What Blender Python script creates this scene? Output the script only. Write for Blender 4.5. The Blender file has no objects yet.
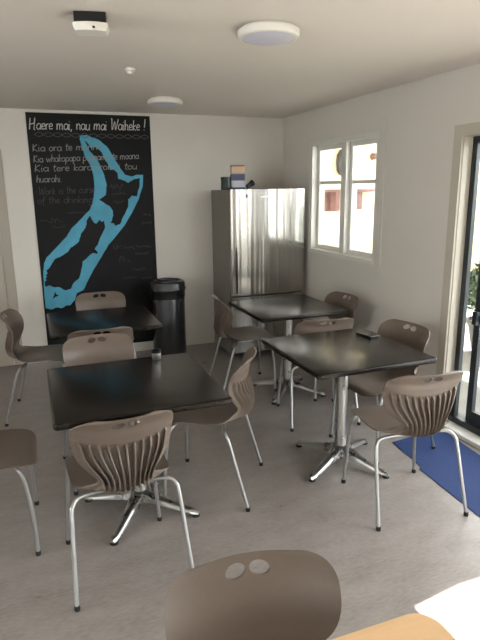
import bpy, bmesh, math, random
from mathutils import Vector, Matrix
random.seed(7)
PI=math.pi
SC=bpy.context.scene
C=SC.collection
# ------------------------------------------------------------------ camera
cd=bpy.data.cameras.new('camera'); cam=bpy.data.objects.new('camera',cd); C.objects.link(cam)
F_PX=547.33; PITCH=.236; ROLL=-.012; YAW=.361; CAM_H=1.671
fw=Vector((math.sin(YAW)*math.cos(PITCH),math.cos(YAW)*math.cos(PITCH),-math.sin(PITCH)))
r0=Vector((math.cos(YAW),-math.sin(YAW),0)); u0=r0.cross(fw)
rr=r0*math.cos(ROLL)+u0*math.sin(ROLL); uu=-r0*math.sin(ROLL)+u0*math.cos(ROLL)
cam.matrix_world=Matrix(((rr.x,uu.x,-fw.x,0),(rr.y,uu.y,-fw.y,0),(rr.z,uu.z,-fw.z,CAM_H),(0,0,0,1)))
cd.sensor_fit='VERTICAL'; cd.sensor_height=24; cd.lens=24*F_PX/640; cd.clip_start=.02
SC.camera=cam
# ------------------------------------------------------------------ world, sun, exposure
w=bpy.data.worlds.new('sky'); SC.world=w; w.use_nodes=True
nt=w.node_tree; bg=nt.nodes['Background']
tc=nt.nodes.new('ShaderNodeTexCoord'); sx=nt.nodes.new('ShaderNodeSeparateXYZ'); rp=nt.nodes.new('ShaderNodeValToRGB')
nt.links.new(tc.outputs['Generated'],sx.inputs[0]); nt.links.new(sx.outputs[2],rp.inputs[0]); nt.links.new(rp.outputs[0],bg.inputs[0])
rp.color_ramp.elements[0].position=0.0; rp.color_ramp.elements[0].color=(1,.965,.955,1)
rp.color_ramp.elements[1].position=.6; rp.color_ramp.elements[1].color=(.95,.95,1,1)
bg.inputs[1].default_value=8.0
sd=bpy.data.lights.new('sun','SUN'); sun=bpy.data.objects.new('sun',sd); C.objects.link(sun)
sd.energy=42; sd.angle=math.radians(.6); sd.color=(1,.95,.86)
sun.rotation_euler=Vector((-1,-.14,-1.3)).to_track_quat('-Z','Y').to_euler()
XR=2.646; YB=5.624; ZC=2.395; XL=-2.7; YF=-2.4
vs=SC.view_settings; vs.view_transform='Standard'; vs.look='None'; vs.gamma=1; vs.use_curve_mapping=False
vs.exposure=0.78
# ------------------------------------------------------------------ helpers
def col(h):
    h=h.lstrip('#'); c=[int(h[i:i+2],16)/255 for i in (0,2,4)]
    return tuple((x/12.92 if x<=.04045 else ((x+.055)/1.055)**2.4) for x in c)+(1,)
def mat(name,c,rough=.5,metal=0,noise=0,nscale=20,bump=0,bscale=200,spec=.5,stretch=None,rnoise=0,coat=0):
    m=bpy.data.materials.new(name); m.use_nodes=True; n=m.node_tree; b=n.nodes['Principled BSDF']
    if isinstance(c,str): c=col(c)
    b.inputs['Base Color'].default_value=c; b.inputs['Roughness'].default_value=rough
    b.inputs['Metallic'].default_value=metal; b.inputs['Specular IOR Level'].default_value=spec
    b.inputs['Coat Weight'].default_value=coat
    t=n.nodes.new('ShaderNodeTexCoord'); mp=n.nodes.new('ShaderNodeMapping'); n.links.new(t.outputs['Object'],mp.inputs[0])
    if stretch: mp.inputs['Scale'].default_value=stretch
    if noise or rnoise:
        x=n.nodes.new('ShaderNodeTexNoise'); x.inputs['Scale'].default_value=nscale; x.inputs['Detail'].default_value=5
        n.links.new(mp.outputs[0],x.inputs[0])
        if noise:
            r=n.nodes.new('ShaderNodeValToRGB'); n.links.new(x.outputs[0],r.inputs[0])
            r.color_ramp.elements[0].position=.3; r.color_ramp.elements[1].position=.7
            r.color_ramp.elements[0].color=tuple(max(0,v*(1-noise)) for v in c[:3])+(1,)
            r.color_ramp.elements[1].color=tuple(min(1,v*(1+noise)) for v in c[:3])+(1,)
            n.links.new(r.outputs[0],b.inputs['Base Color'])
        if rnoise:
            q=n.nodes.new('ShaderNodeMapRange'); n.links.new(x.outputs[0],q.inputs[0])
            q.inputs['From Min'].default_value=.3; q.inputs['From Max'].default_value=.7
            q.inputs['To Min'].default_value=rough-rnoise; q.inputs['To Max'].default_value=rough+rnoise
            n.links.new(q.outputs[0],b.inputs['Roughness'])
    if bump:
        x=n.nodes.new('ShaderNodeTexNoise'); x.inputs['Scale'].default_value=bscale; x.inputs['Detail'].default_value=3
        n.links.new(mp.outputs[0],x.inputs[0]); u=n.nodes.new('ShaderNodeBump'); u.inputs['Strength'].default_value=bump
        u.inputs['Distance'].default_value=.002; n.links.new(x.outputs[0],u.inputs['Height']); n.links.new(u.outputs[0],b.inputs['Normal'])
    return m
def lamp_mat(name,c,s):
    m=mat(name,c,.4); b=m.node_tree.nodes['Principled BSDF']; b.inputs['Emission Color'].default_value=col(c); b.inputs['Emission Strength'].default_value=s; return m
def glass(name):
    m=bpy.data.materials.new(name); m.use_nodes=True; n=m.node_tree; n.nodes.clear()
    o=n.nodes.new('ShaderNodeOutputMaterial'); mx=n.nodes.new('ShaderNodeMixShader'); tr=n.nodes.new('ShaderNodeBsdfTransparent'); gl=n.nodes.new('ShaderNodeBsdfGlossy')
    lw=n.nodes.new('ShaderNodeLayerWeight'); pw=n.nodes.new('ShaderNodeMath'); pw.operation='POWER'; pw.inputs[1].default_value=3; n.links.new(lw.outputs['Facing'],pw.inputs[0]); fr=n.nodes.new('ShaderNodeMath'); fr.operation='MULTIPLY_ADD'; fr.inputs[1].default_value=.4; fr.inputs[2].default_value=.03; n.links.new(pw.outputs[0],fr.inputs[0]); gl.inputs['Roughness'].default_value=.02; tr.inputs[0].default_value=(.93,.96,.95,1)
    n.links.new(fr.outputs[0],mx.inputs[0]); n.links.new(tr.outputs[0],mx.inputs[1]); n.links.new(gl.outputs[0],mx.inputs[2]); n.links.new(mx.outputs[0],o.inputs[0]); return m
def tag(o,label=None,cat=None,group=None,kind=None):
    if label: o['label']=label
    if cat: o['category']=cat
    if group: o['group']=group
    if kind: o['kind']=kind
    return o
def obj(name,bm,m,parent=None,smooth=None):
    me=bpy.data.meshes.new(name)
    bmesh.ops.recalc_face_normals(bm,faces=bm.faces); bm.to_mesh(me); bm.free()
    if m: me.materials.append(m)
    if smooth is not None:
        me.polygons.foreach_set('use_smooth',[True]*len(me.polygons)); me.set_sharp_from_angle(angle=math.radians(smooth))
    o=bpy.data.objects.new(name,me); C.objects.link(o)
    if parent: o.parent=parent
    return o
def empty(name,loc=(0,0,0),rz=0,label=None,cat=None,group=None):
    o=bpy.data.objects.new(name,None); o.empty_display_size=.1; C.objects.link(o); o.location=loc; o.rotation_euler=(0,0,rz)
    return tag(o,label,cat,group)
def struct(name,bm,m,parent=None,smooth=None):
    o=obj(name,bm,m,parent,smooth)
    if not parent: o['kind']='structure'
    return o
def box(bm,x0,x1,y0,y1,z0,z1,bev=0,seg=2):
    g=bmesh.ops.create_cube(bm,size=1); vv=g['verts']
    for v in vv: v.co=Vector(((x0+x1)/2+v.co.x*(x1-x0),(y0+y1)/2+v.co.y*(y1-y0),(z0+z1)/2+v.co.z*(z1-z0)))
    if bev:
        es={e for v in vv for e in v.link_edges}
        bmesh.ops.bevel(bm,geom=list(es),offset=bev,segments=seg,profile=.5,affect='EDGES')
    return bm
def B(*a,**k): return box(bmesh.new(),*a,**k)
def lathe(prof,seg=40,cap=True):
    bm=bmesh.new(); rings=[]
    for r,z in prof: rings.append([bm.verts.new((r*math.cos(2*PI*i/seg),r*math.sin(2*PI*i/seg),z)) for i in range(seg)])
    for a,b in zip(rings,rings[1:]):
        for i in range(seg): bm.faces.new((a[i],a[(i+1)%seg],b[(i+1)%seg],b[i]))
    if cap: bm.faces.new(rings[0][::-1]); bm.faces.new(rings[-1])
    return bm
def tube(bm,pts,rads,seg=12):
    pts=[Vector(p) for p in pts]
    if not hasattr(rads,'__len__'): rads=[rads]*len(pts)
    rings=[]; prev=None
    for i,p in enumerate(pts):
        t=(pts[min(i+1,len(pts)-1)]-pts[max(i-1,0)]).normalized()
        if prev is None: a=t.orthogonal().normalized()
        else: a=(prev-t*prev.dot(t)).normalized()
        prev=a; b=t.cross(a)
        rings.append([bm.verts.new(p+(a*math.cos(2*PI*k/seg)+b*math.sin(2*PI*k/seg))*rads[i]) for k in range(seg)])
    for a,b in zip(rings,rings[1:]):
        for k in range(seg): bm.faces.new((a[k],a[(k+1)%seg],b[(k+1)%seg],b[k]))
    bm.faces.new(rings[0][::-1]); bm.faces.new(rings[-1]); return bm
def spline(ps,n):
    # Catmull-Rom through tuples
    out=[]; P=[ps[0]]+list(ps)+[ps[-1]]
    for i in range(1,len(P)-2):
        for k in range(n):
            t=k/n; a,b,c_,d=P[i-1],P[i],P[i+1],P[i+2]
            out.append(tuple(.5*((2*b[j])+(-a[j]+c_[j])*t+(2*a[j]-5*b[j]+4*c_[j]-d[j])*t*t+(-a[j]+3*b[j]-3*c_[j]+d[j])*t**3) for j in range(len(b))))
    out.append(tuple(ps[-1])); return out
# ------------------------------------------------------------------ materials
M=dict(
 wall=mat('wall_paint','#d3cec7',.6,noise=.02,nscale=1.5,bump=.15,bscale=120),
 ceil=mat('ceiling_paint','#d8d0c8',.7,noise=.015,nscale=1),
 trim=mat('white_trim','#d8d6d0',.4),
 joinery=mat('cream_joinery','#b9b3a6',.45),
 doorpaint=mat('door_paint','#a39c90',.5),
 alu=mat('dark_aluminium','#2b3034',.4,.3),
 plastic=mat('taupe_plastic','#62564d',.42,noise=.03,nscale=60,bump=.08,bscale=500),
 steel=mat('painted_steel','#a3a3a3',.32,.85),
 rubber=mat('black_rubber','#101010',.7),
 top=mat('dark_laminate','#17120f',.24,noise=.25,nscale=8,stretch=(1,14,1),spec=.24),
 edge=mat('dark_edge','#1c1817',.3),
 chrome=mat('polished_aluminium','#b9b8b5',.3,1,rnoise=.05,nscale=15),
 board=mat('blackboard_paint','#0b0c0f',.6,noise=.25,nscale=3,spec=.25),
 blue=mat('blue_paint','#4a9cba',.6,noise=.12,nscale=6),
 chalk=mat('white_chalk','#c0c0bc',.9),
 chalkmid=mat('grey_chalk','#8f8f8c',.9),
 chalkdim=mat('faded_chalk','#4e4c4e',.9),
 mat_blue=mat('blue_mat','#132c5a',.9,noise=.15,nscale=60,bump=.6,bscale=300),
 binm=mat('bin_steel','#54565a',.24,.7),
 bindark=mat('bin_black','#0b0b0d',.3),
 fridge_side=mat('fridge_side','#7c776f',.45,.3),
 black=mat('black_plastic','#0c0c0e',.3),
 white=mat('white_plastic','#dedad2',.4),
 cream=mat('cream_render','#d8c6a0',.8,noise=.05,nscale=4),
 brown=mat('brown_timber','#6b4a42',.7,noise=.2,nscale=6,stretch=(1,1,8)),
 deck=mat('concrete_paving','#62605b',.8,noise=.1,nscale=5),
 orange=mat('honey_laminate','#d9b48a',.35,noise=.05,nscale=6,stretch=(1,10,1)),
 leaf=mat('shrub_leaves','#4d5b45',.7,noise=.4,nscale=12),
 glass=glass('window_glass'),
 steel2=mat('satin_steel','#dcdad6',.38,1),
)
def fridge_metal():
    m=mat('brushed_stainless','#a3a09b',.2,1); n=m.node_tree; b=n.nodes['Principled BSDF']
    t=n.nodes.new('ShaderNodeTexCoord'); mp=n.nodes.new('ShaderNodeMapping'); mp.inputs['Scale'].default_value=(7,.1,.25)
    x=n.nodes.new('ShaderNodeTexNoise'); x.inputs['Scale'].default_value=1.2; x.inputs['Detail'].default_value=2
    n.links.new(t.outputs['Object'],mp.inputs[0]); n.links.new(mp.outputs[0],x.inputs[0])
    u=n.nodes.new('ShaderNodeBump'); u.inputs['Strength'].default_value=.6; u.inputs['Distance'].default_value=.03
    n.links.new(x.outputs[0],u.inputs['Height']); n.links.new(u.outputs[0],b.inputs['Normal'])
    b.inputs['Anisotropic'].default_value=.75
    tg=n.nodes.new('ShaderNodeTangent'); tg.direction_type='RADIAL'; tg.axis='Z'; n.links.new(tg.outputs[0],b.inputs['Tangent'])
    return m
M['fridge']=fridge_metal()
def floor_mat():
    m=mat('grey_vinyl','#7d7975',.33); n=m.node_tree; b=n.nodes['Principled BSDF']
    t=n.nodes.new('ShaderNodeTexCoord')
    def nz(scale,sc,det=5):
        mp=n.nodes.new('ShaderNodeMapping'); mp.inputs['Scale'].default_value=sc; x=n.nodes.new('ShaderNodeTexNoise')
        x.inputs['Scale'].default_value=scale; x.inputs['Detail'].default_value=det
        n.links.new(t.outputs['Object'],mp.inputs[0]); n.links.new(mp.outputs[0],x.inputs[0]); return x
    a=nz(5,(1,2.2,1)); c=nz(30,(1.0,3.2,1),3)
    ad=n.nodes.new('ShaderNodeMath'); ad.operation='ADD'; n.links.new(a.outputs[0],ad.inputs[0]); n.links.new(c.outputs[0],ad.inputs[1])
    r=n.nodes.new('ShaderNodeValToRGB'); mr=n.nodes.new('ShaderNodeMapRange'); mr.inputs['From Min'].default_value=.7; mr.inputs['From Max'].default_value=1.3
    n.links.new(ad.outputs[0],mr.inputs[0]); n.links.new(mr.outputs[0],r.inputs[0])
    r.color_ramp.elements[0].color=col('#7a726e'); r.color_ramp.elements[1].color=col('#8f8782')
    n.links.new(r.outputs[0],b.inputs['Base Color'])
    q=n.nodes.new('ShaderNodeMapRange'); q.inputs['To Min'].default_value=.22; q.inputs['To Max'].default_value=.42; n.links.new(a.outputs[0],q.inputs[0]); n.links.new(q.outputs[0],b.inputs['Roughness'])
    return m
M['floor']=floor_mat()
# ------------------------------------------------------------------ room shell
W=.14
struct('floor',B(XL-.2,XR+.02,YF-.2,YB+.14,-.1,0),M['floor'])
struct('ceiling',B(XL-.2,XR+.14,YF-.2,YB+.14,ZC,ZC+.12),M['ceil'])
struct('wall_back',B(XL-.2,XR+W,YB,YB+.14,0,ZC),M['wall'])
DY0,DY1,DZ=-1.45,2.925,1.99
WY0,WY1,WZ0,WZ1=3.84,4.985,1.04,2.095
bm=bmesh.new()
box(bm,XR,XR+W,WY1,YB,0,ZC); box(bm,XR,XR+W,WY0,WY1,0,WZ0); box(bm,XR,XR+W,WY0,WY1,WZ1,ZC)
box(bm,XR,XR+W,DY1,WY0,0,ZC); box(bm,XR,XR+W,DY0,DY1,DZ,ZC); box(bm,XR,XR+W,YF,DY0,0,ZC)
struct('wall_right',bm,M['wall'])
bm=bmesh.new(); LY0,LY1,LZ0,LZ1=.4,2.3,.9,2.1
box(bm,XL-.14,XL,LY1,YB,0,ZC); box(bm,XL-.14,XL,YF,LY0,0,ZC); box(bm,XL-.14,XL,LY0,LY1,0,LZ0); box(bm,XL-.14,XL,LY0,LY1,LZ1,ZC)
struct('wall_left',bm,M['wall'])
bm=bmesh.new(); FX0,FX1,FZ=-1.9,-1.0,2.0
box(bm,XL-.14,FX0,YF-.14,YF,0,ZC); box(bm,FX1,XR+W,YF-.14,YF,0,ZC); box(bm,FX0,FX1,YF-.14,YF,FZ,ZC)
struct('wall_front',bm,M['wall'])
# skirtings
struct('baseboard_back',B(-.175,1.765,YB-.013,YB,0,.09,bev=.003),M['trim'])
struct('baseboard_right',B(XR-.013,XR,3.0,YB-.02,0,.09,bev=.003),M['trim'])
struct('baseboard_left',B(XL,XL+.013,YF,YB,0,.09,bev=.003),M['trim'])
# door in back wall, far left (only its edge shows)
struct('trim_1',B(-.262,-.175,YB-.016,YB,0,2.04,bev=.003),M['doorpaint'])
d=struct('door_2',B(-1.1,-.266,YB-.010,YB,0,2.0,bev=.002),M['doorpaint'])
hb=tube(bmesh.new(),[(-1.02,YB-.01,1.0),(-1.02,YB-.05,1.0),(-.92,YB-.05,1.0)],.009); obj('door_handle',hb,M['steel2'],d,40)
struct('trim_2',B(-1.19,-1.104,YB-.016,YB,0,2.04,bev=.003),M['doorpaint'])
# sliding door on the right: joinery, aluminium frame, leaves
bm=bmesh.new()
box(bm,XR-.016,XR,DY1-.005,DY1+.068,0,DZ-.005); box(bm,XR-.016,XR,DY0-.068,DY1+.068,DZ-.005,DZ+.06)
box(bm,XR-.016,XR,DY0-.068,DY0+.005,0,DZ-.005)
box(bm,XR-.001,XR+.139,DY1-.012,DY1-.0005,.03,DZ-.012); box(bm,XR-.001,XR+.139,DY0,DY1-.0005,DZ-.012,DZ-.0005)
struct('trim_3',bm,M['joinery'])
struct('trim_4',B(XR-.05,XR+.16,DY0,DY1-.013,0,.03,bev=.004),M['trim'])
bm=bmesh.new(); X0,X1=XR+.07,XR+.13
box(bm,X0,X0+.03,DY1-.055,DY1-.013,.075,DZ-.055); box(bm,X0,X1,DY0,DY0+.045,.075,DZ-.055)
box(bm,X0,X1,DY0,DY1-.013,DZ-.055,DZ-.013); box(bm,X0-.02,X1,DY0,DY1-.013,.031,.075)
d=struct('door_1',bm,M['alu'])
def leaf(y0,y1,x):
    bm=bmesh.new(); a=.05
    box(bm,x,x+.03,y0,y0+a,.076,DZ-.056); box(bm,x,x+.03,y1-a,y1,.076,DZ-.056); box(bm,x,x+.03,y0+a,y1-a,.076,.16); box(bm,x,x+.03,y0+a,y1-a,DZ-.11,DZ-.056); box(bm,x,x+.03,y0+a,y1-a,.79,.835)
    s=obj('door_leaf',bm,M['alu'],d); obj('glass_pane',B(x+.012,x+.017,y0+a,y1-a,.15,DZ-.1),M['glass'],s)
leaf(1.75,2.775,XR+.078); leaf(.66,1.78,XR+.10); leaf(-.39,.69,XR+.078); leaf(DY0+.045,-.36,XR+.102)
obj('door_latch',B(XR+.05,XR+.078,2.73,2.77,.77,.86,bev=.004),M['alu'],d)
obj('glass_pane',B(XR+.09,XR+.095,2.775,DY1-.055,.075,DZ-.055),M['glass'],d)
# window on the right wall
bm=bmesh.new(); A=.085
for a in ((WY0-A,WY0,WZ0-A,WZ1+A),(WY1,WY1+A*.7,WZ0-A,WZ1+A),(WY0,WY1,WZ1,WZ1+A),(WY0,WY1,WZ0-A,WZ0)):
    box(bm,XR-.006,XR,a[0],a[1],a[2],a[3])
struct('trim_5',bm,M['wall'])
bm=bmesh.new(); X0,X1=XR+.06,XR+.11; T=.035; ym=4.40
for y0,y1 in ((WY0,WY0+T),(WY1-T,WY1)): box(bm,XR-.001,XR+W+.001,y0,y1,WZ0+T,WZ1-T)
box(bm,XR-.02,XR+W+.001,WY0,WY1,WZ0,WZ0+T); box(bm,XR-.001,XR+W+.001,WY0,WY1,WZ1-T,WZ1); box(bm,XR+.02,XR+W,ym-.04,ym+.04,WZ0+T,WZ1-T)
wn=struct('window_1',bm,M['trim'])
for y0,y1 in ((WY0+T,ym-.04),(ym+.04,WY1-T)):
    bm=bmesh.new(); t=.042
    box(bm,X0,X1,y0,y0+t,WZ0+T,WZ1-T); box(bm,X0,X1,y1-t,y1,WZ0+T,WZ1-T); box(bm,X0,X1,y0+t,y1-t,WZ0+T,WZ0+T+t); box(bm,X0,X1,y0+t,y1-t,WZ1-T-t,WZ1-T); box(bm,X0+.01,X1-.01,y0+t,y1-t,1.70,1.73)
    s=obj('window_sash',bm,M['trim'],wn); obj('glass_pane',B(X0+.022,X0+.027,y0+t,y1-t,WZ0+T+t,WZ1-T-t),M['glass'],s)
def plainwin(name,x0,x1,y0,y1,z0,z1):
    bm=bmesh.new(); t=.05; ax=x1-x0<y1-y0
    if ax:
        for a,b in ((y0,y0+t),(y1-t,y1),((y0+y1)/2-t/2,(y0+y1)/2+t/2)): box(bm,x0,x1,a,b,z0,z1)
    else:
        for a,b in ((x0,x0+t),(x1-t,x1),((x0+x1)/2-t/2,(x0+x1)/2+t/2)): box(bm,a,b,y0,y1,z0,z1)
    box(bm,x0,x1,y0,y1,z0,z0+t); box(bm,x0,x1,y0,y1,z1-t,z1)
    s=struct(name,bm,M['trim'])
    g=B((x0+x1)/2,(x0+x1)/2+.004,y0,y1,z0,z1) if ax else B(x0,x1,(y0+y1)/2,(y0+y1)/2+.004,z0,z1)
    obj('glass_pane',g,M['glass'],s)
plainwin('window_2',XL-.1,XL-.05,LY0,LY1,LZ0,LZ1)
plainwin('door_3',FX0,FX1,YF-.1,YF-.05,0,FZ)
# ------------------------------------------------------------------ outside
struct('trim_6',B(XR+W+.02,12,-8,12,-.12,-.02),M['deck']).name='ground_paving'
EY=7.4
bm=B(XR+W+.05,7.5,EY,EY+.2,-.02,2.7); s=struct('wall_veranda',bm,M['cream'])
struct('sun_blocking_roof',B(XR+W,5.6,1.86,EY+.2,2.7,2.8),M['trim'])  # unseen roof, added to keep the sun off the door's far end
bp=struct('post_veranda',B(5.35,5.45,1.9,2.0,-.02,2.7),M['trim'])
# timber bracket shelf and lamp outside
t=empty('wall_shelf',(4.35,EY,-.10),0,'brown timber shelf bracket on the cream wall outside the window','shelf')
obj('shelf_board',B(-.42,.62,-.22,0,1.70,1.74,bev=.004),M['brown'],t)
obj('back_board',B(-.38,.06,-.03,0,1.42,1.70,bev=.004),M['brown'],t)
obj('bracket',B(-.10,-.03,-.2,-.03,1.44,1.70,bev=.004),M['brown'],t)
obj('bracket',B(.20,.38,-.16,0,1.44,1.70,bev=.004),M['brown'],t)
t=empty('wall_lamp',(4.42,EY,2.03),0,'dark oval bulkhead lamp high on the outside wall','lamp')
bm=lathe([(.05,0),(.10,.01),(.12,.04),(.11,.08),(.05,.1)],24); bm.transform(Matrix.Rotation(PI/2,4,'X')@Matrix.Diagonal((.75,1.6,1,1))); obj('lamp_body',bm,M['black'],t,50)
obj('mounting_plate',B(-.06,.06,-.012,0,-.12,.12),M['black'],t)
t=empty('security_sensor',(4.98,EY,2.12),0,'small dark sensor outside, seen through the top right pane','sensor')
bm=lathe([(.03,0),(.05,.02),(.05,.06),(.02,.09)],16); bm.transform(Matrix.Rotation(PI/2,4,'X')); obj('sensor_head',bm,M['brown'],t,50)
obj('sensor_bracket',B(-.02,.02,-.03,0,-.05,.03),M['brown'],t)
def shrub(x,y,r,h,label):
    t=empty('potted_shrub',(x,y,-.02),0,label,'shrub')
    obj('pot',lathe([(.16,0),(.22,.3),(.24,.32),(.24,.36),(.21,.36),(.2,.3),(.0001,.3)],28),M['deck'],t,40)
    bm=bmesh.new(); rnd=random.Random(int(x*100))
    for i in range(900):
        a=rnd.uniform(0,2*PI); zz=rnd.uniform(-1,1); q=math.sqrt(1-zz*zz); rad=r*rnd.uniform(.6,1)
        p=Vector((q*math.cos(a)*rad,q*math.sin(a)*rad,.36+h/2+zz*rad*h/(2*r))); n=Vector((rnd.uniform(-1,1),rnd.uniform(-1,1),rnd.uniform(-1,1))).normalized(); o=n.orthogonal().normalized(); s=n.cross(o)
        bm.faces.new([bm.verts.new(p+v) for v in (o*.05,s*.022,-o*.05,-s*.022)])
    obj('foliage',bm,M['leaf'],t)
    obj('stem',tube(bmesh.new(),[(0,0,.28),(.01,0,.36+h*.6)],.02),M['brown'],t)
shrub(4.3,4.15,.32,.6,'round green potted shrub outside the sliding door')
struct('fence_veranda',B(7.4,7.5,-2,EY,-.02,1.5),mat('fence_paint','#59625a',.7))
# ------------------------------------------------------------------ blackboard
BY=YB
bx_=empty('blackboard',(0,BY,0),0,'tall black chalkboard with a blue painted island map and chalk writing','blackboard')
obj('board_panel',B(.06,1.2,-.008,-.001,.095,2.368),M['board'],bx_)
OUT=[[0.529,2.175],[0.521,2.144],[0.537,2.076],[0.552,2.001],[0.599,1.909],[0.623,1.816],[0.626,1.706],[0.606,1.58],[0.568,1.485],[0.499,1.422],[0.458,1.382],[0.382,1.314],[0.329,1.235],[0.227,1.135],[0.127,1.043],[0.099,0.989],[0.084,0.908],[0.076,0.76],[0.074,0.544],[0.128,0.527],[0.17,0.544],[0.223,0.531],[0.266,0.556],[0.313,0.557],[0.357,0.604],[0.379,0.671],[0.445,0.699],[0.501,0.797],[0.557,0.895],[0.648,1.023],[0.721,1.137],[0.791,1.208],[0.898,1.329],[0.972,1.442],[1.046,1.572],[1.095,1.701],[1.106,1.814],[1.043,1.815],[0.993,1.798],[0.928,1.815],[0.883,1.879],[0.825,1.987],[0.768,2.08],[0.693,2.14],[0.588,2.18]]
H1=[[0.562,2.14],[0.597,2.1],[0.624,2.056],[0.644,2.08],[0.673,2.063],[0.717,2.025],[0.731,1.984],[0.75,1.94],[0.769,1.914],[0.785,1.862],[0.814,1.867],[0.856,1.834],[0.86,1.775],[0.905,1.762],[0.956,1.738],[1.016,1.774],[1.074,1.783],[1.061,1.686],[1.032,1.604],[0.982,1.614],[0.943,1.574],[0.942,1.508],[0.887,1.411],[0.849,1.335],[0.803,1.319],[0.786,1.347],[0.756,1.348],[0.789,1.426],[0.781,1.48],[0.762,1.512],[0.7,1.554],[0.662,1.579],[0.729,1.625],[0.744,1.721],[0.726,1.815],[0.693,1.909],[0.651,1.986],[0.608,2.031],[0.575,2.108]]
H2=[[0.529,1.382],[0.564,1.429],[0.591,1.371],[0.613,1.346],[0.649,1.386],[0.67,1.366],[0.697,1.377],[0.699,1.303],[0.663,1.238],[0.624,1.158],[0.585,1.101],[0.615,1.067],[0.601,1.051],[0.561,1.062],[0.459,0.984],[0.446,0.919],[0.414,0.82],[0.363,0.781],[0.325,0.717],[0.27,0.71],[0.225,0.741],[0.178,0.745],[0.133,0.768],[0.089,0.759],[0.091,0.816],[0.108,0.819],[0.093,0.84],[0.116,0.853],[0.099,0.874],[0.125,0.887],[0.112,0.917],[0.141,0.937],[0.202,1.023],[0.25,1.042],[0.332,1.089],[0.359,1.129],[0.41,1.156],[0.443,1.191],[0.463,1.254],[0.507,1.31],[0.522,1.341]]
H3=[[0.174,0.703],[0.186,0.674],[0.21,0.659],[0.175,0.65],[0.145,0.63],[0.164,0.671]]

def poly_curve(name,loops,depth,y,m,parent):
    cu=bpy.data.curves.new(name,'CURVE'); cu.dimensions='2D'; cu.fill_mode='BOTH'; cu.extrude=depth
    for L in loops:
        sp=cu.splines.new('POLY'); sp.points.add(len(L)-1)
        for p,(x,z) in zip(sp.points,L): p.co=(x,z,0,1)
        sp.use_cyclic_u=True
    o=bpy.data.objects.new(name,cu); C.objects.link(o); dg=bpy.context.evaluated_depsgraph_get(); dg.update()
    me=bpy.data.meshes.new_from_object(o.evaluated_get(dg)); bpy.data.objects.remove(o)
    me.transform(Matrix.Rotation(PI/2,4,'X')); me.materials.clear(); me.materials.append(m)
    q=bpy.data.objects.new(name,me); C.objects.link(q); q.parent=parent; q.location=(0,y,0); return q
def wob(L,a=.004,k=3):
    out=[]; rn=random.Random(3)
    for (x0,z0),(x1,z1) in zip(L,L[1:]+L[:1]):
        for i in range(k):
            t=i/k; out.append((x0+(x1-x0)*t+(rn.uniform(-a,a) if i else 0),z0+(z1-z0)*t+(rn.uniform(-a,a) if i else 0)))
    return out
poly_curve('painted_map',[wob(OUT,.0025),wob(H1),wob(H2),H3],.0008,-.0092,M['blue'],bx_)
# chalk handwriting: single-stroke letters, x-height 1
G={
'a':(.8,[[(.7,.8),(.4,1),(.1,.7),(.1,.25),(.35,0),(.65,.25),(.72,.95),(.72,.2),(.85,0)]]),
'c':(.7,[[(.65,.8),(.4,1),(.1,.65),(.12,.2),(.4,0),(.65,.15)]]),
'd':(.8,[[(.7,.8),(.4,1),(.1,.7),(.1,.25),(.35,0),(.65,.25),(.75,1.8),(.72,.2),(.85,0)]]),
'e':(.7,[[(.12,.5),(.6,.6),(.5,.95),(.25,.95),(.1,.5),(.25,.05),(.65,.15)]]),
'f':(.55,[[(.6,1.7),(.35,1.8),(.25,1.2),(.25,-.6)],[(.05,.9),(.5,.95)]]),
'g':(.8,[[(.7,.8),(.4,1),(.1,.7),(.1,.25),(.35,0),(.7,.3),(.72,.95),(.7,-.5),(.4,-.75),(.15,-.55)]]),
'h':(.75,[[(.15,1.8),(.12,0)],[(.12,.6),(.4,1),(.6,.8),(.62,.1),(.75,0)]]),
'i':(.35,[[(.15,.95),(.13,.15),(.28,0)],[(.17,1.35),(.2,1.42)]]),
'k':(.7,[[(.15,1.8),(.12,0)],[(.6,.95),(.15,.45),(.65,0)]]),
'l':(.35,[[(.15,1.8),(.13,.1),(.3,0)]]),
'm':(1.2,[[(.1,1),(.1,0)],[(.1,.65),(.35,1),(.52,.8),(.54,0)],[(.54,.65),(.8,1),(.97,.8),(1,.1),(1.12,0)]]),
'n':(.8,[[(.1,1),(.1,0)],[(.1,.6),(.4,1),(.62,.8),(.64,.1),(.78,0)]]),
'o':(.75,[[(.4,1),(.1,.7),(.12,.2),(.4,0),(.65,.3),(.62,.8),(.4,1)]]),
'p':(.8,[[(.12,1),(.1,-.8)],[(.12,.7),(.4,1),(.7,.7),(.6,.15),(.3,0),(.12,.2)]]),
'r':(.55,[[(.1,1),(.12,0)],[(.12,.6),(.3,.95),(.55,.95)]]),
's':(.6,[[(.55,.9),(.25,1),(.12,.7),(.5,.35),(.4,.02),(.08,.08)]]),
't':(.5,[[(.25,1.6),(.22,.1),(.45,0)],[(.02,1.05),(.5,1.1)]]),
'u':(.8,[[(.1,1),(.1,.25),(.35,0),(.62,.3),(.65,1),(.65,.15),(.78,0)]]),
'v':(.7,[[(.08,1),(.32,0),(.6,1)]]),
'w':(1.05,[[(.08,1),(.28,0),(.5,.8),(.72,0),(.95,1)]]),
'H':(1.25,[[(.2,1.9),(.15,0)],[(.05,.8),(1.0,1.1)],[(.95,1.95),(.9,.1),(1.05,0)]]),
'K':(.95,[[(.2,1.8),(.15,0)],[(.8,1.7),(.2,.8),(.85,0)]]),
'W':(1.4,[[(.05,1.85),(.15,1.9),(.35,0),(.7,1.5),(.95,0),(1.3,1.9)]]),
',':(.4,[[(.2,.1),(.1,-.3)]]),
'!':(.5,[[(.28,2.0),(.2,.5)],[(.18,.1),(.19,.0)]]),
' ':(.6,[]),'.':(.3,[[(.1,.05),(.13,0)]])}
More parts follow.
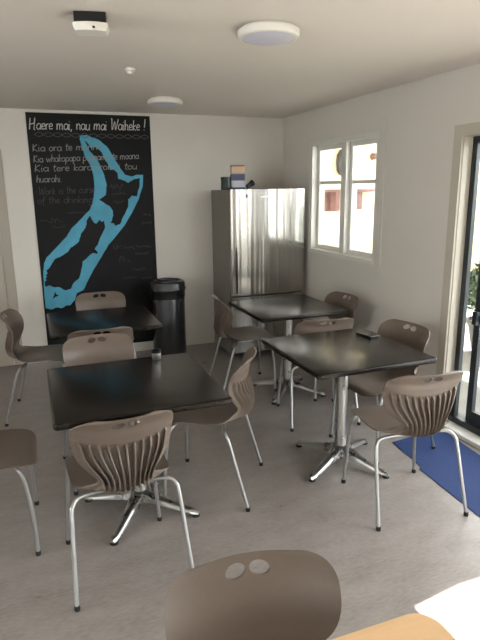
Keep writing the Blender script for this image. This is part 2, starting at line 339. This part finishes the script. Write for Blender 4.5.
def ribbon(bm,pts,wd):
    pts=[Vector((p[0],0,p[1])) for p in pts]; L=[];R_=[]
    for i,p in enumerate(pts):
        t=(pts[min(i+1,len(pts)-1)]-pts[max(i-1,0)])
        if t.length<1e-6: t=Vector((1,0,0))
        t.normalize(); n=Vector((-t.z,0,t.x))*wd/2*(1+.25*math.sin(i*1.7))
        L.append((p+n)); R_.append((p-n))
    f=[bm.verts.new(p) for p in L]; g=[bm.verts.new(p) for p in R_]
    for i in range(len(pts)-1): bm.faces.new((f[i],f[i+1],g[i+1],g[i]))
def write(text,x0,z0,x1,z1,xh,wd,rn,m):
    bm=bmesh.new()
    def flush(bm):
        if bm.faces: q=obj('chalk_word',bm,m,bx_); q.location=(0,-.0125,0)
        return bmesh.new()
    tot=sum(G[c][0] for c in text); sxx=(x1-x0)/tot; cx=0
    for ch in text:
        wdt,st=G[ch]; dz=rn.uniform(-.04,.04)*xh; sl=rn.uniform(.05,.15)
        for s in st:
            sp=spline(s,4) if len(s)>2 else s
            P=[(x0+(cx+a)*sxx+b*xh*sl,z0+(z1-z0)*(cx/tot)+b*xh+dz) for a,b in sp]
            ribbon(bm,P,wd)
        if ch==' ': bm=flush(bm)
        cx+=wdt
    flush(bm)
rn=random.Random(5)
write('Haere mai, nau mai Waiheke !',.075,2.218,1.155,2.236,.052,.0075,rn,M['chalk'])
for k,(tx,a) in enumerate({'Kia ora te marino':(.088,2.025,.72,2.052),'Kia whakapapa pounamu te moana':(.088,1.928,1.07,1.968),'Kia tere karohirohi i tou':(.088,1.845,1.05,1.870),'huarahi.':(.098,1.748,.33,1.752)}.items()):
    write(tx,*a,.036,.006,rn,M['chalkmid'])
for tx,a in {'Work is the curse':(.105,1.635,.63,1.650),'of the drinking':(.09,1.552,.60,1.556)}.items():
    write(tx,*a,.036,.005,rn,M['chalkdim'])
bm=bmesh.new()
for ph in (0,PI):
    ribbon(bm,[(.12+1.06*i/120,2.176+.018*math.sin(i/120*2*PI*6.5+ph)-.004*i/120) for i in range(121)],.0055)
q=obj('chalk_border',bm,M['chalkdim'],bx_); q.location=(0,-.0125,0)
def scrib(x0,x1,z,h):
    bm=bmesh.new(); n=int((x1-x0)/.008); ribbon(bm,[(x0+(x1-x0)*i/n,z+h*rn.uniform(-.5,.7)) for i in range(n+1)],.004); q=obj('chalk_scribble',bm,M['chalkdim'],bx_); q.location=(0,-.0125,0)
for a in ((.77,.85,1.105,.06),(.87,.98,1.10,.05),(1.0,1.15,1.10,.03),(.98,1.13,1.03,.03),(.82,.88,.98,.05),(.9,.93,.95,.04),(.95,1.08,.875,.03),(.84,.98,.79,.03),(1.03,1.15,.78,.025),(.35,.52,1.46,.02),(.1,.2,1.385,.03),(.2,.3,1.39,.05),(.21,.32,1.33,.03),(1.08,1.17,1.42,.03),(1.06,1.17,1.34,.03),(.77,.9,1.70,.04),(.78,.92,1.64,.04),(.8,.9,1.55,.03)): scrib(*a)
# ------------------------------------------------------------------ ceiling fittings
def dome(x,y,r,label):
    t=empty('ceiling_light',(x,y,ZC),0,label,'ceiling light','round ceiling lights')
    obj('rim',lathe([(r*.86,0),(r*.9,-.012),(r,-.014),(r,-.034),(r*.95,-.044),(r*.86,-.046),(r*.86,-.03)],56,cap=False),M['white'],t,40)
    obj('mounting_plate',lathe([(r*.86,0),(r*.86,-.012)],56),M['white'],t,40)
    obj('diffuser',lathe([(r*.86,-.03),(r*.86,-.044),(r*.7,-.052),(r*.4,-.058),(.001,-.06)],56),lamp_mat('opal_diffuser','#c3c1cf',.0),t,50)
dome(1.126,2.56,.145,'large round white ceiling light nearest the camera')
dome(1.14,4.70,.145,'round white ceiling light near the blackboard wall')
t=empty('smoke_detector',(.665,3.63,ZC),0,'tiny white round detector on the ceiling','detector')
obj('detector_base',lathe([(.033,0),(.033,-.014),(.026,-.018)],28),M['white'],t,40)
obj('sensor_cap',lathe([(.02,-.018),(.018,-.032),(.008,-.036)],24),M['white'],t,40)
t=empty('emergency_light',(.325,2.61,ZC),.36*0-.2,'black box with curved white front on the ceiling, top left','emergency light')
obj('housing',B(-.066,.066,-.045,.045,-.05,0,bev=.004),M['black'],t)
bm=bmesh.new(); N=14; ring=[]
for zz,sc in ((-.045,.92),(-.06,.9),(-.075,.8)):
    L=[]
    for i in range(N+1):
        a=i/N*2-1; L.append((a*.078*sc, -.055*sc-.02*(1-a*a)*sc))
    L+= [(.078*sc,.05*sc),(-.078*sc,.05*sc)]
    ring.append([bm.verts.new((p[0],p[1],zz)) for p in L])
for a,b in zip(ring,ring[1:]):
    for i in range(len(a)): bm.faces.new((a[i],a[(i+1)%len(a)],b[(i+1)%len(a)],b[i]))
bm.faces.new(ring[0]); bm.faces.new(ring[-1][::-1]); obj('lens_cover',bm,M['white'],t,40)
obj('indicator',B(.01,.02,-.070,-.058,-.070,-.062),M['black'],t)
# ------------------------------------------------------------------ fridge
FX,FY=1.793,4.95; FW=.795
t=empty('fridge',(FX,FY,0),0,'tall brushed stainless steel two-door fridge in the corner','fridge')
obj('cabinet',B(0,FW,.065,.60,.03,1.658,bev=.004),M['fridge_side'],t)
def fdoor(name,z0,z1):
    bm=bmesh.new(); n=24; f=[];b=[]
    for i in range(n+1):
        u=i/n; x=.004+u*(FW-.008); e=min(u,1-u)*(FW)
        y=.012*(2*u-1)**2 + (.012-math.sqrt(max(0,.012**2-(.012-min(e,.012))**2)))
        f.append((x,y)); 
    pts=f+[(FW-.004,.06),(.004,.06)]
    v0=[bm.verts.new((p[0],p[1],z0)) for p in pts]; v1=[bm.verts.new((p[0],p[1],z1)) for p in pts]
    m_=len(pts)
    for i in range(m_): bm.faces.new((v0[i],v0[(i+1)%m_],v1[(i+1)%m_],v1[i]))
    bm.faces.new(v0[::-1]); bm.faces.new(v1); return obj(name,bm,M['fridge'],t,30)
d1=fdoor('upper_door',.640,1.662); d2=fdoor('lower_door',.06,.626)
bm=bmesh.new(); 
tube(bm,[(.052,.006,.665),(.052,-.004,.70),(.052,-.006,.9),(.052,-.004,1.06),(.052,.006,1.12)],[.006,.008,.008,.007,.003],10); obj('door_handle',bm,M['black'],d1,50)  # black bar stands in for the shadow line of the handle groove
obj('logo_badge',B(.30,.40,.0,.0025,1.585,1.597),M['steel2'],d1)
obj('badge',B(.152,.166,.0,.004,1.585,1.615),M['black'],d1)
for x in (.05,FW-.05):
    for y in (.1,.55): q=obj('foot',lathe([(.018,0),(.018,.03)],16),M['black'],t); q.location=(x,y,0)
# things on top of the fridge
ft=1.659
t=empty('paper_packet',(1.922,5.11,ft),-.25,'blue and white packet with a tan top standing on the fridge','packet')
obj('packet_body',B(-.066,.066,-.04,.04,0,.15,bev=.004),mat('packet_white','#b9bcc4',.5),t)
obj('bottom_band',B(-.067,.067,-.041,.041,.002,.022),mat('packet_blue','#2c4468',.5),t)
obj('middle_band',B(-.067,.067,-.041,.041,.085,.145),mat('packet_navy','#3c4660',.5),t)
obj('folded_top',B(-.066,.066,-.035,.035,.15,.225,bev=.008),mat('packet_tan','#c7aa94',.6),t)
obj('seal_strip',B(-.067,.067,-.036,.036,.215,.228),mat('packet_rust','#94583c',.6),t)
t=empty('dark_tin',(1.806,5.13,ft),0,'dark green round tin left of the packet on the fridge','tin')
obj('tin_body',lathe([(.044,0),(.046,.004),(.046,.098),(.042,.104)],28),mat('dark_green','#25352f',.35),t,40)
obj('tin_lid',lathe([(.048,.096),(.048,.116),(.044,.12)],28),M['black'],t,40)
t=empty('torch',(2.05,5.12,ft),0,'small dark blue torch leaning beside the packet on the fridge','torch')
bm=tube(bmesh.new(),[(-.03,0,.024),(.012,0,.052)],[.022,.022],16); obj('torch_barrel',bm,mat('dark_blue','#28344c',.4),t,40)
bm=tube(bmesh.new(),[(.008,0,.049),(.02,0,.057),(.038,0,.070)],[.022,.029,.029],16); obj('torch_head',bm,M['black'],t,40)
# ------------------------------------------------------------------ bin
t=empty('rubbish_bin',(1.25,5.39,0),0,'dark round rubbish bin','bin')
t['label']='dark round rubbish bin with shiny lid beside the blackboard'
obj('bin_body',lathe([(.165,0),(.17,.01),(.172,.62),(.168,.63)],48),M['binm'],t,40)
bm=lathe([(.174,.60),(.178,.64),(.175,.66),(.181,.675),(.178,.69)],48,cap=False)
for v in bm.verts:
    k=1+.012*math.sin(math.atan2(v.co.y,v.co.x)*23)+random.uniform(-.01,.01); v.co.x*=k; v.co.y*=k
obj('bin_bag',bm,M['bindark'],t,60)
obj('lid',lathe([(.182,.68),(.188,.69),(.188,.705),(.180,.715),(.180,.752),(.170,.768),(.150,.778),(.135,.778),(.125,.757),(.001,.748)],48),M['binm'],t,40)
# ------------------------------------------------------------------ tables
def table(x,y,w,d,rot,label,off=(0,0),rz=0):
    t=empty('cafe_table',(x,y,0),rz,label,'table','square dark cafe tables')
    bm=B(-w/2,w/2,-d/2,d/2,.712,.74); 
    ve=[e for e in bm.edges if abs(e.verts[0].co.z-e.verts[1].co.z)>.01]
    bmesh.ops.bevel(bm,geom=ve,offset=.022,segments=5,affect='EDGES',profile=.5)
    te=[e for e in bm.edges if (abs(e.calc_face_angle(0))>.8 and abs(e.verts[0].co.z-e.verts[1].co.z)<.001)]
    bmesh.ops.bevel(bm,geom=te,offset=.008,segments=3,affect='EDGES',profile=.5)
    obj('tabletop',bm,M['top'],t,35)
    q=obj('column',lathe([(.042,.06),(.038,.075),(.036,.1),(.034,.69)],36),M['chrome'],t,40); q.location=(off[0],off[1],0)
    bm=bmesh.new(); box(bm,-.15,.15,-.02,.02,.697,.712,bev=.003); box(bm,-.02,.02,-.15,.15,.697,.712,bev=.003); obj('top_plate',bm,M['black'],t)
    q=obj('hub',lathe([(.03,.035),(.052,.04),(.058,.06),(.05,.085),(.043,.095)],36),M['chrome'],t,50); q.location=(off[0],off[1],0)
    for k in range(4):
        a=rot+k*PI/2; bm=bmesh.new(); prev=None; n=10
        for i in range(n+1):
            u=i/n; r=.03+u*.30; wd=.03*(1-u)+.021*u+(.008*(1-u)**3); zt=.085*(1-u)**1.4+.036; zb=.05*(1-u)+.015
            if i==n: wd*=.6; zt-=.006
            cs=[(-wd,zb),(-wd*.95,zt-.012),(-wd*.5,zt-.001),(0,zt),(wd*.5,zt-.001),(wd*.95,zt-.012),(wd,zb)]
            rg=[bm.verts.new((r,c0,c1)) for c0,c1 in cs]
            if prev:
                for j in range(len(cs)): bm.faces.new((prev[j],prev[(j+1)%len(cs)],rg[(j+1)%len(cs)],rg[j]))
            else: bm.faces.new(rg)
            prev=rg
        bm.faces.new(prev[::-1]); q=obj('base_arm',bm,M['chrome'],t,45); q.rotation_euler=(0,0,a); q.location=(off[0],off[1],0)
        f=obj('foot_pad',lathe([(.02,0),(.02,.012),(.014,.018)],18),M['rubber'],q,40); f.location=(.312,0,0)
    return t
R_=math.radians
table(.405,2.600,.785,.79,R_(-35),'black square table in the left foreground with a small silver cup on it',(.015,.06))
table(1.683,2.713,.755,.765,R_(28),'dark square table at right with a phone on its far edge')
table(1.885,3.935,.735,.72,R_(-46),'dark square table just in front of the fridge',(.03,.01))
table(.44,4.07,.76,.74,R_(-62),'black square table in front of the blackboard',(0,.025))
# honey coloured table at the bottom edge
t=empty('light_table',(.40,.48,0),0,'light honey-coloured table with rounded corner at the bottom edge of the view','table')
bm=B(-.36,.36,-.36,.36,.712,.74); ve=[e for e in bm.edges if abs(e.verts[0].co.z-e.verts[1].co.z)>.01]
bmesh.ops.bevel(bm,geom=ve,offset=.055,segments=8,affect='EDGES',profile=.5); obj('tabletop',bm,M['orange'],t,35)
for sx_,sy_ in ((-.3,-.3),(.3,-.3),(-.3,.3),(.3,.3)):
    q=obj('leg',tube(bmesh.new(),[(0,0,.012),(0,0,.712)],.016,14),M['steel'],t,40); q.location=(sx_,sy_,0)
    obj('foot_cap',lathe([(.018,0),(.018,.02)],14),M['rubber'],q)
# ------------------------------------------------------------------ chair
CL=spline([(.492,.424,.207,.0),(.484,.440,.210,.0),(.455,.452,.212,.003),(.38,.456,.214,.010),(.30,.450,.215,.018),(.22,.442,.214,.022),(.15,.438,.208,.030),(.095,.443,.182,.040),(.055,.462,.140,.042),(.03,.495,.118,.040),(.022,.535,.128,.042),(.03,.58,.163,.046),(.04,.625,.195,.052),(.042,.67,.209,.054),(.034,.71,.212,.050),(.016,.75,.209,.042),(-.008,.785,.202,.032),(-.016,.797,.199,.028)],5)
def arc_len():
    s=[0]
    for a,b in zip(CL,CL[1:]): s.append(s[-1]+math.hypot(b[0]-a[0],b[1]-a[1]))
    return s
SL=arc_len(); TOT=SL[-1]
SEAM=min(range(len(CL)),key=lambda i:abs(CL[i][1]-.462)+(0 if CL[i][0]<.1 else 1))
NF=11
us=[]; tf=[]
for k in range(NF):
    for fr,h in ((.0,0),(.32,0),(.39,1),(.5,1.08),(.61,1),(.68,0)): us.append((k+fr)/NF); tf.append(h)
us.append(1.0); tf.append(0)
# ribs occupy the inner 90% of the width
U=[-1,-.97]+[ (-.92+1.84*u) for u in us]+[.97,1]; TF=[0,0]+tf+[0,0]
def sm(a,b,x):
    t=max(0,min(1,(x-a)/(b-a))); return t*t*(3-2*t)
def surf(i,j):
    y,z,wd,ee=CL[i]; u=U[j]; s=SL[i]
    Rf,Rb=.10,.082
    ds=s; de=TOT-s; w=wd
    if ds<Rf: w=w-Rf+math.sqrt(max(0,Rf*Rf-(Rf-ds)**2))
    if de<Rb: w=w-Rb+math.sqrt(max(0,Rb*Rb-(Rb-de)**2))
    a=CL[max(i-1,0)]; b=CL[min(i+1,len(CL)-1)]; ty,tz=b[0]-a[0],b[1]-a[1]; L=math.hypot(ty,tz); ny,nz=tz/L,-ty/L   # sitter side normal
    e=ee*abs(u)**2.2
    arch=-.014*u*u*sm(.70,.80,z) if y<.2 else 0
    P=Vector((w*u,y+ny*e,z+nz*e+arch)); 
    lower=sm(.436,.50,z) if y<.12 else 0
    top0=.672+.034*u*u
    reg=lower*(1-sm(top0-.02,top0,z))*(1 if y<.12 else 0)
    th=.0055
    hgt=.026*(1-.35*sm(.55,.70,z))
    if z>.5 : base=.0055+ (0 if reg>0 else 0)
    th+= hgt*TF[j]*reg
    # upper panel swells to meet the fin tops
    if y<.12: th+=.009*sm(top0-.012,top0+.004,z)*(1-sm(.71,.75,z))
    Q=P-Vector((0,ny,nz))*th
    return P,Q
def shell_part(i0,i1,seam_at):
    bm=bmesh.new(); A=[];Bk=[]
    for i in range(i0,i1+1):
        ra=[];rb=[]
        for j in range(len(U)):
            P,Q=surf(i,j); ra.append(bm.verts.new(P)); rb.append(bm.verts.new(Q))
        A.append(ra);Bk.append(rb)
    n=i1-i0; m_=len(U)-1
    for i in range(n):
        for j in range(m_):
            bm.faces.new((A[i][j],A[i][j+1],A[i+1][j+1],A[i+1][j])); bm.faces.new((Bk[i][j],Bk[i+1][j],Bk[i+1][j+1],Bk[i][j+1]))
        for j in (0,m_): bm.faces.new((A[i][j],A[i+1][j],Bk[i+1][j],Bk[i][j]))
    for i in (0,n):
        for j in range(m_): bm.faces.new((A[i][j],A[i][j+1],Bk[i][j+1],Bk[i][j]))
    return bm
def make_chair():
    t=empty('dining_chair',(0,0,0))
    obj('seat',shell_part(0,SEAM,'end'),M['plastic'],t,45)
    bk=obj('backrest',shell_part(SEAM,len(CL)-1,'start'),M['plastic'],t,45)
    cb=bmesh.new()
    for s in (-1,1):
        g=lathe([(1,-.1),(1,.1)],24); g.transform(Matrix.Translation((s*.0305,0,.766))@Matrix.Rotation(s*R_(8),4,'Y')@Matrix.Rotation(PI/2,4,'X')@Matrix.Diagonal((.026,.0145,1,1)))
        me=bpy.data.meshes.new('x'); g.to_mesh(me); g.free(); cb.from_mesh(me); bpy.data.meshes.remove(me)
    co=obj('cutter',cb,None); md=bk.modifiers.new('b','BOOLEAN'); md.object=co; md.operation='DIFFERENCE'; md.solver='EXACT'
    dg=bpy.context.evaluated_depsgraph_get(); dg.update(); me=bpy.data.meshes.new_from_object(bk.evaluated_get(dg)); bk.modifiers.clear()
    bk.data=me; me.name='backrest'
    me.polygons.foreach_set('use_smooth',[True]*len(me.polygons)); me.set_sharp_from_angle(angle=R_(45))
    bpy.data.objects.remove(co)
    for s in (-1,1):
        L=spline([(s*.250,-.012,.012),(s*.241,.035,.18),(s*.231,.085,.36),(s*.222,.102,.402),(s*.193,.122,.424),(s*.12,.138,.425),(s*.06,.14,.424)],6)
        q=obj('leg',tube(bmesh.new(),L,.0098,12),M['steel'],t,60)
        f=obj('foot_cap',lathe([(.0115,0),(.0125,.006),(.0115,.022)],14),M['rubber'],q,40); f.location=(s*.250,-.012,0)
        L=spline([(s*.228,.455,.012),(s*.215,.450,.2),(s*.207,.432,.36),(s*.20,.418,.412),(s*.17,.40,.432),(s*.11,.392,.434),(s*.06,.39,.434)],6)
        q=obj('leg',tube(bmesh.new(),L,.0098,12),M['steel'],t,60)
        f=obj('foot_cap',lathe([(.0115,0),(.0125,.006),(.0115,.022)],14),M['rubber'],q,40); f.location=(s*.228,.455,0)
    bm=bmesh.new(); tube(bm,[(-.06,.14,.424),(.06,.14,.424)],.0098); tube(bm,[(-.06,.39,.434),(.06,.39,.434)],.0098)
    tube(bm,[(-.05,.14,.424),(-.05,.39,.434)],.008); tube(bm,[(.05,.14,.424),(.05,.39,.434)],.008); obj('seat_frame',bm,M['steel'],t,40)
    return t
def copy_tree(o,parent=None):
    c=o.copy(); C.objects.link(c); c.parent=parent
    for ch in list(o.children): copy_tree(ch,c)
    return c
CH=[ # x, y (midpoint of the rear feet), facing in degrees, label
 (.285,2.045,93,'taupe chair in front of the left foreground table, ribbed back to the camera'),
 (1.065,2.64,149,'taupe chair turned at the right side of the left foreground table'),
 (.325,3.39,-89,'taupe chair facing the camera behind the left foreground table'),
 (-.56,2.68,0,'taupe chair cut off by the left edge of the view, only seat showing'),
 (1.738,2.00,83,'taupe chair beside the blue mat, ribbed back to the camera'),
 (1.845,3.185,80,'taupe chair between the two right-hand tables, backed towards the camera'),
 (2.285,2.87,180+8,'taupe chair near the wall beside the phone on the right table'),
 (1.385,4.25,-6,'taupe chair left of the table in front of the fridge'),
 (2.452,3.92,180+5,'taupe chair right of the fridge table, under the window'),
 (.375,3.535,90,'taupe chair tucked at the near side of the blackboard table'),
 (.52,4.88,-90,'taupe chair behind the blackboard table against the painted map'),
 (-.24,4.326,-9,'taupe chair at the left end of the blackboard table, seen side-on'),
 (.42,1.085,-90-7,'taupe chair closest to the camera at the bottom of the view'),
]
proto=make_chair()
for i,(x,y,a,l) in enumerate(CH):
    o=proto if i==0 else copy_tree(proto)
    o.location=(x,y,0); o.rotation_euler=(0,0,R_(a-90)); tag(o,l,'chair','taupe dining chairs')
# ------------------------------------------------------------------ small things
t=empty('silver_cup',(.60,2.93,.74),0,'small silver cup with black rim on the left foreground table','cup')
obj('cup_body',lathe([(.022,0),(.0245,.003),(.026,.040)],28),M['steel2'],t,40)
obj('cup_rim',lathe([(.027,.040),(.027,.053),(.022,.053),(.021,.034)],28),M['black'],t,40)
t=empty('mobile_phone',(1.975,2.90,.74),R_(8),'black phone lying on the far right edge of the right table','phone')
obj('phone_body',B(-.038,.038,-.07,.07,0,.011,bev=.003),M['black'],t,40)
obj('phone_screen',B(-.034,.034,-.064,.064,.011,.0118),mat('phone_glass','#15171a',.08),t)
bm=bmesh.new(); P=[(2.142,2.80),(2.585,2.855),(2.40,1.2),(1.99,1.25),(2.075,2.44),(2.10,2.455)]
lo=[bm.verts.new((x,y,.001)) for x,y in P]; hi=[bm.verts.new((x,y,.005)) for x,y in P]
bm.faces.new(lo[::-1]); bm.faces.new(hi)
for i in range(len(P)): bm.faces.new((lo[i],lo[(i+1)%len(P)],hi[(i+1)%len(P)],hi[i]))
tag(obj('door_mat',bm,M['mat_blue']),'blue mat on the floor beside the sliding door','mat')
